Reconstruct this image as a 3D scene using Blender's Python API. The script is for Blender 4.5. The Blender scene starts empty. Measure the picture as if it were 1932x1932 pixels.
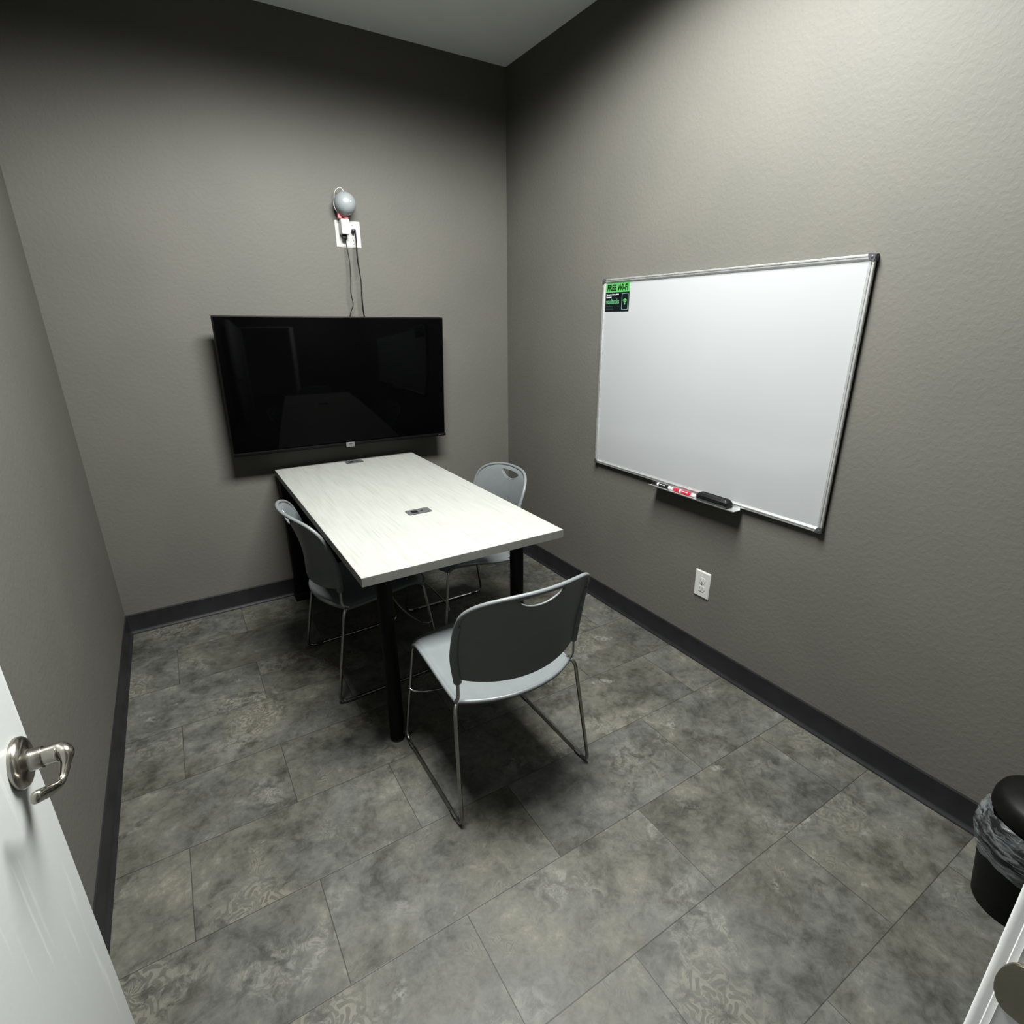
import bpy, bmesh, math, random
from mathutils import Vector, Matrix
random.seed(7)
PI = math.pi
scene = bpy.context.scene
C = scene.collection

# ------------------------------------------------------------------ camera
cam_d = bpy.data.cameras.new('camera')
cam = bpy.data.objects.new('camera', cam_d); C.objects.link(cam)
cam_d.sensor_width = 36.0; cam_d.lens = 1021.48 / 1932 * 36.0
cam_d.clip_start = 0.02
yaw, pitch, roll = 0.5523, -0.3396, -0.0052
fw = Vector((math.sin(yaw)*math.cos(pitch), math.cos(yaw)*math.cos(pitch), math.sin(pitch)))
rt = Vector((math.cos(yaw), -math.sin(yaw), 0)); up = rt.cross(fw)
r2 = rt*math.cos(roll) + up*math.sin(roll); u2 = -rt*math.sin(roll) + up*math.cos(roll)
cam.matrix_world = Matrix(((r2.x, u2.x, -fw.x, -1.8259), (r2.y, u2.y, -fw.y, -3.0045), (r2.z, u2.z, -fw.z, 1.4667), (0, 0, 0, 1)))
scene.camera = cam

# ------------------------------------------------------------------ world (dim hall ambience) and exposure
w = bpy.data.worlds.new('world'); scene.world = w; w.use_nodes = True
w.node_tree.nodes['Background'].inputs[0].default_value = (0.93, 0.97, 1.0, 1)
w.node_tree.nodes['Background'].inputs[1].default_value = 0.21
vs = scene.view_settings
vs.view_transform = 'Standard'; vs.look = 'None'; vs.gamma = 1.0; vs.use_curve_mapping = False
vs.exposure = 0.0

# ------------------------------------------------------------------ room dimensions
H = 2.743; W = 2.2203; YF = -2.967; YF2 = -3.09
DX0, DX1, DH = -2.135, -1.305, 2.05
LX, LY = -1.05, -1.74          # ceiling light

# ------------------------------------------------------------------ the ceiling light's own lamp
ld = bpy.data.lights.new('lamp', 'AREA'); ld.shape = 'RECTANGLE'; ld.size = 1.12; ld.size_y = 0.56
ld.energy = 1.0; ld.color = (0.985, 1.0, 0.965); ld.use_nodes = True
nt = ld.node_tree; em = nt.nodes['Emission']
ge = nt.nodes.new('ShaderNodeNewGeometry')
dt = nt.nodes.new('ShaderNodeVectorMath'); dt.operation = 'DOT_PRODUCT'
nt.links.new(ge.outputs['Normal'], dt.inputs[0]); nt.links.new(ge.outputs['Incoming'], dt.inputs[1])
ab = nt.nodes.new('ShaderNodeMath'); ab.operation = 'ABSOLUTE'; nt.links.new(dt.outputs['Value'], ab.inputs[0])
mr = nt.nodes.new('ShaderNodeMapRange'); mr.interpolation_type = 'SMOOTHSTEP'
mr.inputs['From Min'].default_value = 0.09; mr.inputs['From Max'].default_value = 0.40
nt.links.new(ab.outputs[0], mr.inputs['Value'])
mx = nt.nodes.new('ShaderNodeMath'); mx.operation = 'MAXIMUM'; mx.inputs[1].default_value = 0.12; nt.links.new(ab.outputs[0], mx.inputs[0])
pw = nt.nodes.new('ShaderNodeMath'); pw.operation = 'POWER'; pw.inputs[1].default_value = -0.4; nt.links.new(mx.outputs[0], pw.inputs[0])
dv = nt.nodes.new('ShaderNodeMath'); dv.operation = 'MULTIPLY'; nt.links.new(mr.outputs[0], dv.inputs[0]); nt.links.new(pw.outputs[0], dv.inputs[1])
sx_ = nt.nodes.new('ShaderNodeSeparateXYZ'); nt.links.new(ge.outputs['Incoming'], sx_.inputs[0])      # narrower spread across the room than along it
ax = nt.nodes.new('ShaderNodeMath'); ax.operation = 'ABSOLUTE'; nt.links.new(sx_.outputs[0], ax.inputs[0])
an = nt.nodes.new('ShaderNodeMath'); an.operation = 'MULTIPLY_ADD'; an.inputs[1].default_value = -0.45; an.inputs[2].default_value = 1.0; nt.links.new(ax.outputs[0], an.inputs[0])
d2 = nt.nodes.new('ShaderNodeMath'); d2.operation = 'MULTIPLY'; nt.links.new(dv.outputs[0], d2.inputs[0]); nt.links.new(an.outputs[0], d2.inputs[1])
ml = nt.nodes.new('ShaderNodeMath'); ml.operation = 'MULTIPLY'; ml.inputs[1].default_value = 352.0; nt.links.new(d2.outputs[0], ml.inputs[0])
nt.links.new(ml.outputs[0], em.inputs['Strength'])

# ------------------------------------------------------------------ material helpers
def sl(c):
    return tuple(((v/255)/12.92 if v/255 <= .04045 else ((v/255+.055)/1.055)**2.4) for v in c)
def mat(name, col, rough=.5, metal=0.0, spec=.5, coat=0.0, emit=None, es=0, trans=0, alpha=1.0):
    m = bpy.data.materials.new(name); m.use_nodes = True
    b = m.node_tree.nodes['Principled BSDF']
    b.inputs['Base Color'].default_value = (*col, 1); b.inputs['Roughness'].default_value = rough
    b.inputs['Metallic'].default_value = metal; b.inputs['Specular IOR Level'].default_value = spec
    b.inputs['Coat Weight'].default_value = coat
    b.inputs['Transmission Weight'].default_value = trans; b.inputs['Alpha'].default_value = alpha
    if emit: b.inputs['Emission Color'].default_value = (*emit, 1); b.inputs['Emission Strength'].default_value = es
    return m
class N:
    def __init__(s, m): s.t = m.node_tree; s.b = s.t.nodes['Principled BSDF']
    def n(s, typ, **k):
        x = s.t.nodes.new(typ)
        for a, v in k.items(): setattr(x, a, v)
        return x
    def l(s, a, b): s.t.links.new(a, b)
    def math(s, op, a, b=None, c=None):
        x = s.n('ShaderNodeMath', operation=op)
        for i, v in enumerate((a, b, c)):
            if v is None: continue
            if isinstance(v, (int, float)): x.inputs[i].default_value = v
            else: s.l(v, x.inputs[i])
        return x.outputs[0]
    def noise(s, vec, scale, detail=4, rough=.5, dist=0.0):
        x = s.n('ShaderNodeTexNoise'); x.inputs['Scale'].default_value = scale
        x.inputs['Detail'].default_value = detail; x.inputs['Roughness'].default_value = rough; x.inputs['Distortion'].default_value = dist
        if vec is not None: s.l(vec, x.inputs['Vector'])
        return x
    def ramp(s, fac, stops):
        x = s.n('ShaderNodeValToRGB'); e = x.color_ramp.elements
        while len(e) < len(stops): e.new(.5)
        for i, (p, c) in enumerate(stops):
            e[i].position = p; e[i].color = (*c, 1) if len(c) == 3 else c
        s.l(fac, x.inputs[0]); return x.outputs[0]
    def rng(s, v, a, b, c=0, d=1, smooth=True):
        x = s.n('ShaderNodeMapRange'); x.interpolation_type = 'SMOOTHSTEP' if smooth else 'LINEAR'
        x.inputs['From Min'].default_value = a; x.inputs['From Max'].default_value = b
        x.inputs['To Min'].default_value = c; x.inputs['To Max'].default_value = d
        s.l(v, x.inputs['Value']); return x.outputs[0]
    def mix(s, f, a, b, mode='MIX'):
        x = s.n('ShaderNodeMix', data_type='RGBA', blend_type=mode)
        if isinstance(f, (int, float)): x.inputs[0].default_value = f
        else: s.l(f, x.inputs[0])
        for i, v in ((6, a), (7, b)):
            if isinstance(v, tuple): x.inputs[i].default_value = (*v, 1)
            else: s.l(v, x.inputs[i])
        return x.outputs[2]
    def bump(s, h, strength, dist):
        x = s.n('ShaderNodeBump'); x.inputs['Strength'].default_value = strength; x.inputs['Distance'].default_value = dist
        s.l(h, x.inputs['Height']); s.l(x.outputs[0], s.b.inputs['Normal'])
    def obj(s): return s.n('ShaderNodeTexCoord').outputs['Object']

def wall_mat():
    m = mat('gray_wall_paint', (0.0565, 0.0546, 0.0485), rough=.62, spec=.13); g = N(m); o = g.obj()
    a = g.noise(o, 62, 2, .45); b = g.noise(o, 150, 2, .5); v = g.n('ShaderNodeTexVoronoi'); v.inputs['Scale'].default_value = 85; g.l(o, v.inputs['Vector'])
    h = g.math('ADD', g.rng(a.outputs[0], .42, .62), g.math('MULTIPLY', b.outputs[0], .35))
    h = g.math('ADD', h, g.math('MULTIPLY', g.rng(v.outputs['Distance'], .1, .5, 1, 0), .25))
    g.bump(h, .30, .0007)
    c = g.noise(o, 2.5, 3)
    g.l(g.mix(g.rng(c.outputs[0], .3, .7, 0, 1), (0.0545, 0.0528, 0.0470), (0.0590, 0.0567, 0.0500)), g.b.inputs['Base Color'])
    return m
def floor_mat():
    m = mat('concrete_look_vinyl_tile', (.2, .2, .18), rough=.5, spec=.16); g = N(m); o = g.obj()
    sp = g.n('ShaderNodeSeparateXYZ'); g.l(o, sp.inputs[0]); X, Y = sp.outputs[0], sp.outputs[1]
    TY, TX = .3017, .6105
    ry = g.math('DIVIDE', g.math('ADD', Y, 1.7975 + 20*TY), TY); row = g.math('FLOOR', ry); fy = g.math('FRACT', ry)
    par = g.math('MODULO', row, 2.0)
    rx = g.math('ADD', g.math('DIVIDE', g.math('ADD', X, 1.107 + 20*TX), TX), g.math('MULTIPLY', g.math('SUBTRACT', 1, par), .5))
    colm = g.math('FLOOR', rx); fx = g.math('FRACT', rx)
    cv = g.n('ShaderNodeCombineXYZ'); g.l(row, cv.inputs[0]); g.l(colm, cv.inputs[1])
    wn = g.n('ShaderNodeTexWhiteNoise', noise_dimensions='3D'); g.l(cv.outputs[0], wn.inputs['Vector'])
    off = g.n('ShaderNodeVectorMath', operation='SCALE'); off.inputs['Scale'].default_value = 37.0; g.l(wn.outputs['Color'], off.inputs[0])
    add = g.n('ShaderNodeVectorMath', operation='ADD'); g.l(o, add.inputs[0]); g.l(off.outputs[0], add.inputs[1]); V = add.outputs[0]
    n1 = g.noise(V, 7.0, 8, .66, .4); n2 = g.noise(V, 26, 6, .68, .6); n3 = g.noise(V, 3.2, 2); n4 = g.noise(V, 70, 3, .6)
    t = g.math('ADD', g.math('ADD', g.math('MULTIPLY', n1.outputs[0], .56), g.math('MULTIPLY', n2.outputs[0], .32)), g.math('MULTIPLY', n4.outputs[0], .12))
    col = g.ramp(t, [(.36, (.0140, .0137, .0118)), (.44, (.0262, .0258, .0224)), (.51, (.0388, .0386, .0345)), (.58, (.0506, .050, .0435)), (.68, (.086, .0835, .073))])
    hue = g.mix(g.rng(n3.outputs[0], .4, .62), (.985, 1.0, 1.015), (1.02, 1.0, .92)); col = g.mix(1.0, col, hue, 'MULTIPLY')
    # faded scroll ornament: broken contour lines of a warped field, only inside some worn patches
    sw = g.noise(V, 15, .6, .4, 2.2)
    ln = g.math('ABSOLUTE', g.math('SUBTRACT', g.math('FRACT', g.math('MULTIPLY', sw.outputs[0], 6.5)), .5))
    line = g.rng(ln, .10, .22, 1, 0)
    patch = g.noise(V, 4.6, 1, .5)
    brk = g.rng(n2.outputs[0], .42, .60)
    pm = g.math('MULTIPLY', g.rng(patch.outputs[0], .57, .70), brk)
    col = g.mix(g.math('MULTIPLY', pm, .42), col, (.100, .098, .086))
    col = g.mix(g.math('MULTIPLY', g.math('MULTIPLY', line, pm), .50), col, (.028, .027, .0225))
    pm2 = g.math('MULTIPLY', g.rng(patch.outputs[0], .46, .34), g.rng(n1.outputs[0], .40, .56))
    col = g.mix(g.math('MULTIPLY', g.math('MULTIPLY', line, g.math('MULTIPLY', pm2, brk)), .55), col, (.0185, .018, .0155))
    wp = g.noise(V, 9.0, 2, .5, .5)
    col = g.mix(g.math('MULTIPLY', g.math('MULTIPLY', g.rng(wp.outputs[0], .66, .76), g.rng(n4.outputs[0], .40, .60)), .45), col, (.12, .119, .108))
    # one worn medallion per tile: petals and rings in polar coordinates round a random centre
    wc = g.n('ShaderNodeSeparateXYZ'); g.l(wn.outputs['Color'], wc.inputs[0])
    wob = g.noise(V, 9, 2, .5)
    wv = g.n('ShaderNodeSeparateXYZ'); g.l(wob.outputs['Color'], wv.inputs[0])
    for q, (rx_lo, rx_hi, scl) in enumerate(((.12, .88, 1.0),)):
        mxx = g.math('ADD', g.math('MULTIPLY', g.math('SUBTRACT', fx, g.math('MULTIPLY_ADD', wc.outputs[0], rx_hi-rx_lo, rx_lo)), TX), g.math('MULTIPLY_ADD', wv.outputs[0], .05, -.025))
        myy = g.math('ADD', g.math('MULTIPLY', g.math('SUBTRACT', fy, wc.outputs[1]), TY), g.math('MULTIPLY_ADD', wv.outputs[1], .05, -.025))
        rr = g.math('SQRT', g.math('ADD', g.math('MULTIPLY', mxx, mxx), g.math('MULTIPLY', myy, myy)))
        an = g.math('ARCTAN2', myy, mxx)
        s1 = g.math('SINE', g.math('ADD', g.math('MULTIPLY', an, 8.0), g.math('MULTIPLY', g.math('SINE', g.math('MULTIPLY', rr, 85.0)), 2.2)))
        s2 = g.math('SINE', g.math('ADD', g.math('MULTIPLY', rr, 190.0), g.math('MULTIPLY', g.math('SINE', g.math('MULTIPLY', an, 8.0)), 1.6)))
        pz = g.rng(g.math('MULTIPLY', s1, s2), .05, .22)
        mk = g.math('MULTIPLY', g.rng(rr, .15, .05), g.rng(n2.outputs[0], .40, .54))
        mk = g.math('MULTIPLY', mk, g.rng(wc.outputs[2], .15, .75))
        col = g.mix(g.math('MULTIPLY', mk, .62), col, (.080, .077, .062))
        col = g.mix(g.math('MULTIPLY', g.math('MULTIPLY', mk, pz), .72), col, (.027, .026, .0215))
    # tile to tile tone, joints
    tone = g.rng(wn.outputs['Value'], 0, 1, .92, 1.08, False)
    tc = g.n('ShaderNodeCombineXYZ'); [g.l(tone, tc.inputs[i]) for i in range(3)]
    col = g.mix(1.0, col, tc.outputs[0], 'MULTIPLY')
    dy = g.math('MULTIPLY', g.math('MINIMUM', fy, g.math('SUBTRACT', 1, fy)), TY)
    dx = g.math('MULTIPLY', g.math('MINIMUM', fx, g.math('SUBTRACT', 1, fx)), TX)
    jt = g.rng(g.math('MINIMUM', dx, dy), .0006, .0016, 1, 0)
    col = g.mix(g.math('MULTIPLY', jt, .78), col, (.0065, .0064, .0055))
    g.l(col, g.b.inputs['Base Color'])
    g.l(g.rng(n1.outputs[0], .3, .7, .42, .58), g.b.inputs['Roughness'])
    g.bump(g.math('SUBTRACT', g.math('MULTIPLY', n2.outputs[0], .3), jt), .25, .001)
    return m
def table_mat():
    m = mat('pale_woodgrain_laminate', (.75, .75, .70), rough=.42, spec=.2); g = N(m); o = g.obj()
    mp = g.n('ShaderNodeMapping'); mp.inputs['Scale'].default_value = (52, 1.7, 8); g.l(o, mp.inputs[0])
    a = g.noise(mp.outputs[0], 2.2, 5, .6, .25)
    mp2 = g.n('ShaderNodeMapping'); mp2.inputs['Scale'].default_value = (150, 4.0, 8); g.l(o, mp2.inputs[0])
    b = g.noise(mp2.outputs[0], 2.0, 3, .6)
    t = g.math('ADD', g.math('MULTIPLY', a.outputs[0], .65), g.math('MULTIPLY', b.outputs[0], .35))
    g.l(g.ramp(t, [(.28, (.108, .107, .096)), (.42, (.138, .139, .129)), (.55, (.152, .155, .144)), (.7, (.164, .168, .156))]), g.b.inputs['Base Color'])
    return m
def noisy(name, c1, c2, scale, rough, spec=.4, bump=0.0, bs=300, **k):
    m = mat(name, c1, rough=rough, spec=spec, **k); g = N(m); o = g.obj()
    a = g.noise(o, scale, 4)
    g.l(g.mix(g.rng(a.outputs[0], .35, .65), c1, c2), g.b.inputs['Base Color'])
    if bump:
        b = g.noise(o, bs, 2); g.bump(b.outputs[0], bump, .0006)
    return m

M_WALL = wall_mat(); M_FLOOR = floor_mat(); M_TABLE = table_mat()
M_EDGE = noisy('greige_edge_band', (.105, .104, .095), (.12, .119, .109), 18, .5, .15)
M_CEIL = noisy('white_ceiling_paint', (.56, .575, .565), (.58, .595, .585), 6, .8, .2)
M_BASE = noisy('charcoal_vinyl_baseboard', (.0062, .0062, .0068), (.0078, .0078, .0085), 12, .45, .18)
M_DOOR = noisy('white_door_paint', (.27, .28, .275), (.285, .295, .29), 4, .45, .2, .25, 90)
g = N(M_DOOR); o = g.obj(); mp = g.n('ShaderNodeMapping'); mp.inputs['Scale'].default_value = (40, 40, 2.2); g.l(o, mp.inputs[0])
st = g.noise(mp.outputs[0], 1.6, 3); g.l(g.mix(g.rng(st.outputs[0], .58, .72), (.27, .28, .275), (.315, .325, .32)), g.b.inputs['Base Color'])
M_JAMB = noisy('white_trim_paint', (.41, .415, .41), (.44, .445, .44), 8, .4, .3, .2, 120)
M_CHAIR = noisy('grey_chair_plastic', (.067, .074, .0755), (.071, .078, .0795), 20, .36, .22, .12, 700)
M_CHROME = noisy('dark_chrome_rod', (.27, .265, .25), (.33, .325, .31), 30, .2, .5, metal=1.0)
M_BLKMET = noisy('black_powder_coat', (.0018, .0018, .002), (.0025, .0025, .0028), 40, .5, .1)
M_BLACK = noisy('black_plastic', (.003, .003, .0033), (.0045, .0045, .0048), 60, .42, .12)
M_SCREEN = noisy('glossy_black_screen', (.0004, .0004, .00045), (.0005, .0005, .00055), 3, .05, .045)
M_BEZEL = noisy('black_satin_bezel', (.0012, .0012, .0013), (.0017, .0017, .0018), 30, .4, .07)
M_SILVER = noisy('silver_badge', (.17, .17, .175), (.20, .20, .205), 30, .3, .4, metal=.8)
M_ALU = noisy('brushed_aluminium', (.50, .51, .51), (.58, .59, .59), 60, .30, .5, metal=.85)
M_WB = noisy('white_enamel_board', (.172, .178, .183), (.177, .183, .188), 2, .14, .38)
M_CAP = noisy('dark_grey_plastic', (.024, .025, .027), (.029, .030, .032), 50, .4, .25)
M_WHITE = noisy('white_plastic', (.26, .26, .25), (.27, .27, .26), 20, .35, .45)
M_SLOT = noisy('dark_slot', (.03, .03, .03), (.04, .04, .04), 20, .6, .2)
M_GREYP = noisy('grey_grommet_plastic', (.030, .031, .031), (.034, .035, .035), 40, .5, .15)
M_BALL = noisy('grey_ball_plastic', (.115, .128, .132), (.122, .135, .139), 10, .3, .5)
M_PINK = noisy('pink_lit_plastic', (.45, .10, .11), (.48, .13, .14), 40, .4, .4)  # red LED glow on the white bracket, put into its base colour
M_RED = noisy('red_ink', (.26, .003, .014), (.29, .006, .018), 60, .35, .25)
M_FELT = noisy('black_felt', (.012, .013, .013), (.02, .021, .021), 200, .9, .2)
M_GREEN = noisy('green_print', (.033, .152, .037), (.037, .165, .041), 30, .5, .1)
M_NAVY = noisy('near_black_print', (.0012, .0022, .003), (.0016, .0028, .0036), 30, .5, .08)
M_DGREEN = noisy('dark_green_ink', (.0008, .004, .0012), (.001, .005, .0015), 30, .5, .08)
M_PRINTW = noisy('white_ink_and_glint', (.42, .43, .44), (.44, .45, .46), 30, .5, .1)
M_PRINTG = noisy('green_ink', (.030, .125, .048), (.036, .14, .056), 30, .5, .1)
M_PRINTS = noisy('grey_green_ink', (.075, .115, .108), (.082, .125, .117), 30, .5, .1)
M_DIM = noisy('dim_grey_ink', (.010, .015, .017), (.012, .018, .019), 30, .5, .1)
M_NICKEL = noisy('satin_nickel', (.30, .285, .25), (.35, .33, .295), 60, .22, .5, metal=1.0)
M_STRIKE = noisy('dark_nickel_strike', (.26, .245, .19), (.30, .28, .225), 25, .33, .5, metal=1.0)
M_RUBBER = noisy('black_rubber', (.012, .012, .012), (.016, .016, .016), 60, .7, .3)
M_BIN = noisy('black_bin_plastic', (.0018, .0018, .0018), (.0025, .0025, .0025), 40, .5, .08, .2, 400)
M_BAG = mat('clear_plastic_film', (.20, .22, .225), rough=.2, spec=.35, alpha=.34)
g = N(M_BAG); o = g.obj(); mp = g.n('ShaderNodeMapping'); mp.inputs['Scale'].default_value = (1, 1, 4.0); mp.inputs['Rotation'].default_value = (.5, .3, 0); g.l(o, mp.inputs[0])
b_ = g.noise(mp.outputs[0], 20, 3, .55, .8); g.bump(b_.outputs[0], .7, .006)
sp = g.n('ShaderNodeSeparateXYZ'); g.l(o, sp.inputs[0])
g.l(g.math('ADD', g.rng(b_.outputs[0], .40, .66, .03, .30), g.math('MULTIPLY', g.rng(sp.outputs[2], .205, .185), .30)), g.b.inputs['Alpha'])
M_LOUVRE = noisy('white_light_frame', (.70, .70, .69), (.74, .74, .73), 10, .5, .3)

# ------------------------------------------------------------------ mesh helpers
def bm_new(): return bmesh.new()
def add_box(bm, c, s, rot=None, bev=0.0, seg=2):
    r = bmesh.ops.create_cube(bm, size=1.0); vs_ = r['verts']
    for v in vs_: v.co = Vector((v.co.x*s[0], v.co.y*s[1], v.co.z*s[2]))
    if bev > 0:
        es = list({e for v in vs_ for e in v.link_edges})
        rb = bmesh.ops.bevel(bm, geom=es, offset=bev, segments=seg, affect='EDGES', profile=.5)
        vs_ = list({v for f in rb['faces'] for v in f.verts} | {v for v in vs_ if v.is_valid})
        vs_ = [v for v in vs_ if v.is_valid]
    for v in vs_:
        if rot is not None: v.co = rot @ v.co
        v.co += Vector(c)
    return vs_
def round_path(pts, rad, n=7):
    pts = [Vector(p) for p in pts]; out = [pts[0]]
    for i in range(1, len(pts)-1):
        p = pts[i]; r = rad[i] if isinstance(rad, (list, tuple)) else rad
        a = pts[i-1]-p; b = pts[i+1]-p
        ra = min(r, a.length*.49); rb = min(r, b.length*.49)
        if r <= 0: out.append(p); continue
        A = p+a.normalized()*ra; B = p+b.normalized()*rb
        for k in range(n+1):
            t = k/n; out.append((1-t)**2*A+2*t*(1-t)*p+t*t*B)
    out.append(pts[-1]); return out
def smooth_path(pts, n=8):
    P = [Vector(p) for p in pts]; P = [2*P[0]-P[1]]+P+[2*P[-1]-P[-2]]; out = []
    for i in range(1, len(P)-2):
        for k in range(n):
            t = k/n; a, b, c, d = P[i-1:i+3]
            out.append(.5*((2*b)+(c-a)*t+(2*a-5*b+4*c-d)*t*t+(3*b-a-3*c+d)*t**3))
    out.append(P[-2]); return out
def add_tube(bm, path, r, seg=12, cap=True, closed=False, sx=1.0):
    path = [Vector(p) for p in path]; n = len(path); rings = []
    t0 = (path[1]-path[0]).normalized()
    ref = Vector((0, 0, 1)) if abs(t0.z) < .9 else Vector((0, 1, 0))
    nrm = t0.cross(ref).normalized()
    for i in range(n):
        if closed: t = (path[(i+1) % n]-path[i-1]).normalized()
        else: t = (path[min(i+1, n-1)]-path[max(i-1, 0)]).normalized()
        nrm = (nrm-t*nrm.dot(t)).normalized(); bn = t.cross(nrm)
        rr = r(i/(n-1)) if callable(r) else r
        rings.append([bm.verts.new(path[i]+nrm*math.cos(2*PI*k/seg)*rr*sx+bn*math.sin(2*PI*k/seg)*rr) for k in range(seg)])
    m = n if closed else n-1
    for i in range(m):
        a, b = rings[i], rings[(i+1) % n]
        for k in range(seg): bm.faces.new((a[k], a[(k+1) % seg], b[(k+1) % seg], b[k]))
    if cap and not closed:
        bm.faces.new(rings[0][::-1]); bm.faces.new(rings[-1])
def add_lathe(bm, prof, seg=40, M=None, cap0=True, cap1=True):
    rings = []
    for (r, z) in prof:
        rings.append([bm.verts.new((r*math.cos(2*PI*k/seg), r*math.sin(2*PI*k/seg), z)) for k in range(seg)])
    for i in range(len(rings)-1):
        a, b = rings[i], rings[i+1]
        for k in range(seg): bm.faces.new((a[k], a[(k+1) % seg], b[(k+1) % seg], b[k]))
    if cap0: bm.faces.new(rings[0][::-1])
    if cap1: bm.faces.new(rings[-1])
    if M is not None:
        for rg in rings:
            for v in rg: v.co = M @ v.co
    return rings
def add_prism(bm, poly, M, h):
    """2D outline poly (x,y) extruded by h along local z, placed with matrix M"""
    a = [bm.verts.new(M @ Vector((x, y, 0))) for x, y in poly]; b = [bm.verts.new(M @ Vector((x, y, h))) for x, y in poly]
    n = len(poly); bm.faces.new(a[::-1]); bm.faces.new(b)
    for i in range(n): bm.faces.new((a[i], a[(i+1) % n], b[(i+1) % n], b[i]))
def rrect(w, h, r, n=5):
    out = []
    for cx, cy, a0 in ((w/2-r, h/2-r, 0), (-w/2+r, h/2-r, 90), (-w/2+r, -h/2+r, 180), (w/2-r, -h/2+r, 270)):
        for k in range(n+1):
            a = math.radians(a0+90*k/n); out.append((cx+r*math.cos(a), cy+r*math.sin(a)))
    return out
def add_ring_prism(bm, outer, inner, M, h):
    n = len(outer); V = lambda p, z: bm.verts.new(M @ Vector((p[0], p[1], z)))
    o0 = [V(p, 0) for p in outer]; o1 = [V(p, h) for p in outer]; i0 = [V(p, 0) for p in inner]; i1 = [V(p, h) for p in inner]
    for k in range(n):
        j = (k+1) % n
        bm.faces.new((o0[k], o0[j], o1[j], o1[k])); bm.faces.new((i0[j], i0[k], i1[k], i1[j]))
        bm.faces.new((o1[k], o1[j], i1[j], i1[k])); bm.faces.new((o0[j], o0[k], i0[k], i0[j]))
def obj(name, bm, m, parent=None, smooth=True, ang=40):
    bmesh.ops.remove_doubles(bm, verts=bm.verts, dist=1e-6)
    bmesh.ops.recalc_face_normals(bm, faces=bm.faces)
    if not smooth:
        for f in bm.faces: f.smooth = False
    me = bpy.data.meshes.new(name); bm.to_mesh(me); bm.free()
    if smooth:
        me.polygons.foreach_set('use_smooth', [True]*len(me.polygons))
        me.set_sharp_from_angle(angle=math.radians(ang))
    me.materials.append(m)
    o = bpy.data.objects.new(name, me); C.objects.link(o)
    if parent: o.parent = parent
    return o
def thing(name, label, cat, loc=(0, 0, 0), rotz=0.0, group=None):
    o = bpy.data.objects.new(name, None); C.objects.link(o); o.empty_display_size = .05
    o.location = loc; o.rotation_euler = (0, 0, rotz); o['label'] = label; o['category'] = cat
    if group: o['group'] = group
    return o
def tag(o, label, cat, group=None):
    o['label'] = label; o['category'] = cat
    if group: o['group'] = group
    return o
def struct(name, bm, m, label=None, cat=None, parent=None, **k):
    o = obj(name, bm, m, parent, **k); o['kind'] = 'structure'
    if label: o['label'] = label
    if cat: o['category'] = cat
    return o
def box_obj(name, c, s, m, parent=None, bev=0.0):
    bm = bm_new(); add_box(bm, c, s, bev=bev); return obj(name, bm, m, parent)
def dup(root, loc, rotz, label):
    r = root.copy(); C.objects.link(r); r.location = loc; r.rotation_euler = (0, 0, rotz); r['label'] = label
    for ch in list(root.children):
        c = ch.copy(); C.objects.link(c); c.parent = r
        for gch in ch.children:
            d = gch.copy(); C.objects.link(d); d.parent = c
    return r
def text_mesh(txt, w, h, mt, name, parent, M, shear=0.0, bold=0.0, depth=.0003):
    cu = bpy.data.curves.new('txt', 'FONT'); cu.body = txt; cu.size = 1; cu.shear = shear; cu.offset = bold; cu.resolution_u = 3
    to = bpy.data.objects.new('txt', cu); C.objects.link(to)
    bpy.context.view_layer.update()
    me = bpy.data.meshes.new_from_object(to.evaluated_get(bpy.context.evaluated_depsgraph_get()))
    bpy.data.objects.remove(to); bpy.data.curves.remove(cu)
    bm = bm_new(); bm.from_mesh(me); bpy.data.meshes.remove(me)
    xs = [v.co.x for v in bm.verts]; ys = [v.co.y for v in bm.verts]
    x0, x1, y0, y1 = min(xs), max(xs), min(ys), max(ys)
    for v in bm.verts: v.co = Vector(((v.co.x-x0)/(x1-x0)*w, (v.co.y-y0)/(y1-y0)*h, 0))
    fs = list(bm.faces); r = bmesh.ops.extrude_face_region(bm, geom=fs)
    for v in [e for e in r['geom'] if isinstance(e, bmesh.types.BMVert)]: v.co.z += depth
    bm.transform(M)
    return obj(name, bm, mt, parent, smooth=False)

def lerp(a, b, t): return a+(b-a)*t
def curve(tab, z):
    for (z0, v0), (z1, v1) in zip(tab, tab[1:]):
        if z <= z1:
            t = max(0, (z-z0)/(z1-z0)); t = t*t*(3-2*t); return lerp(v0, v1, t)
    return tab[-1][1]

# ------------------------------------------------------------------ room shell
bm = bm_new(); add_box(bm, (-1.1, -2.05, -.05), (2.6, 4.5, .1)); fl = struct('floor', bm, M_FLOOR, smooth=False)
bm = bm_new(); add_box(bm, (-1.11, -1.545, H+.05), (2.5, 3.2, .1)); struct('ceiling', bm, M_CEIL, smooth=False)
bm = bm_new(); add_box(bm, (-1.11, .06, H/2), (2.5, .12, H)); struct('wall_back', bm, M_WALL, smooth=False)
bm = bm_new(); add_box(bm, (.06, YF2/2, H/2), (.12, -YF2, H)); struct('wall_right', bm, M_WALL, smooth=False)
bm = bm_new(); add_box(bm, (-W-.06, YF2/2, H/2), (.12, -YF2, H)); struct('wall_left', bm, M_WALL, smooth=False)
bm = bm_new(); yc = (YF+YF2)/2; th = YF-YF2
add_box(bm, ((DX1+.02)/2, yc, H/2), (-(DX1+.02), th, H))
add_box(bm, ((DX0-.02-W)/2, yc, H/2), (W+DX0-.02, th, H))
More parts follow.
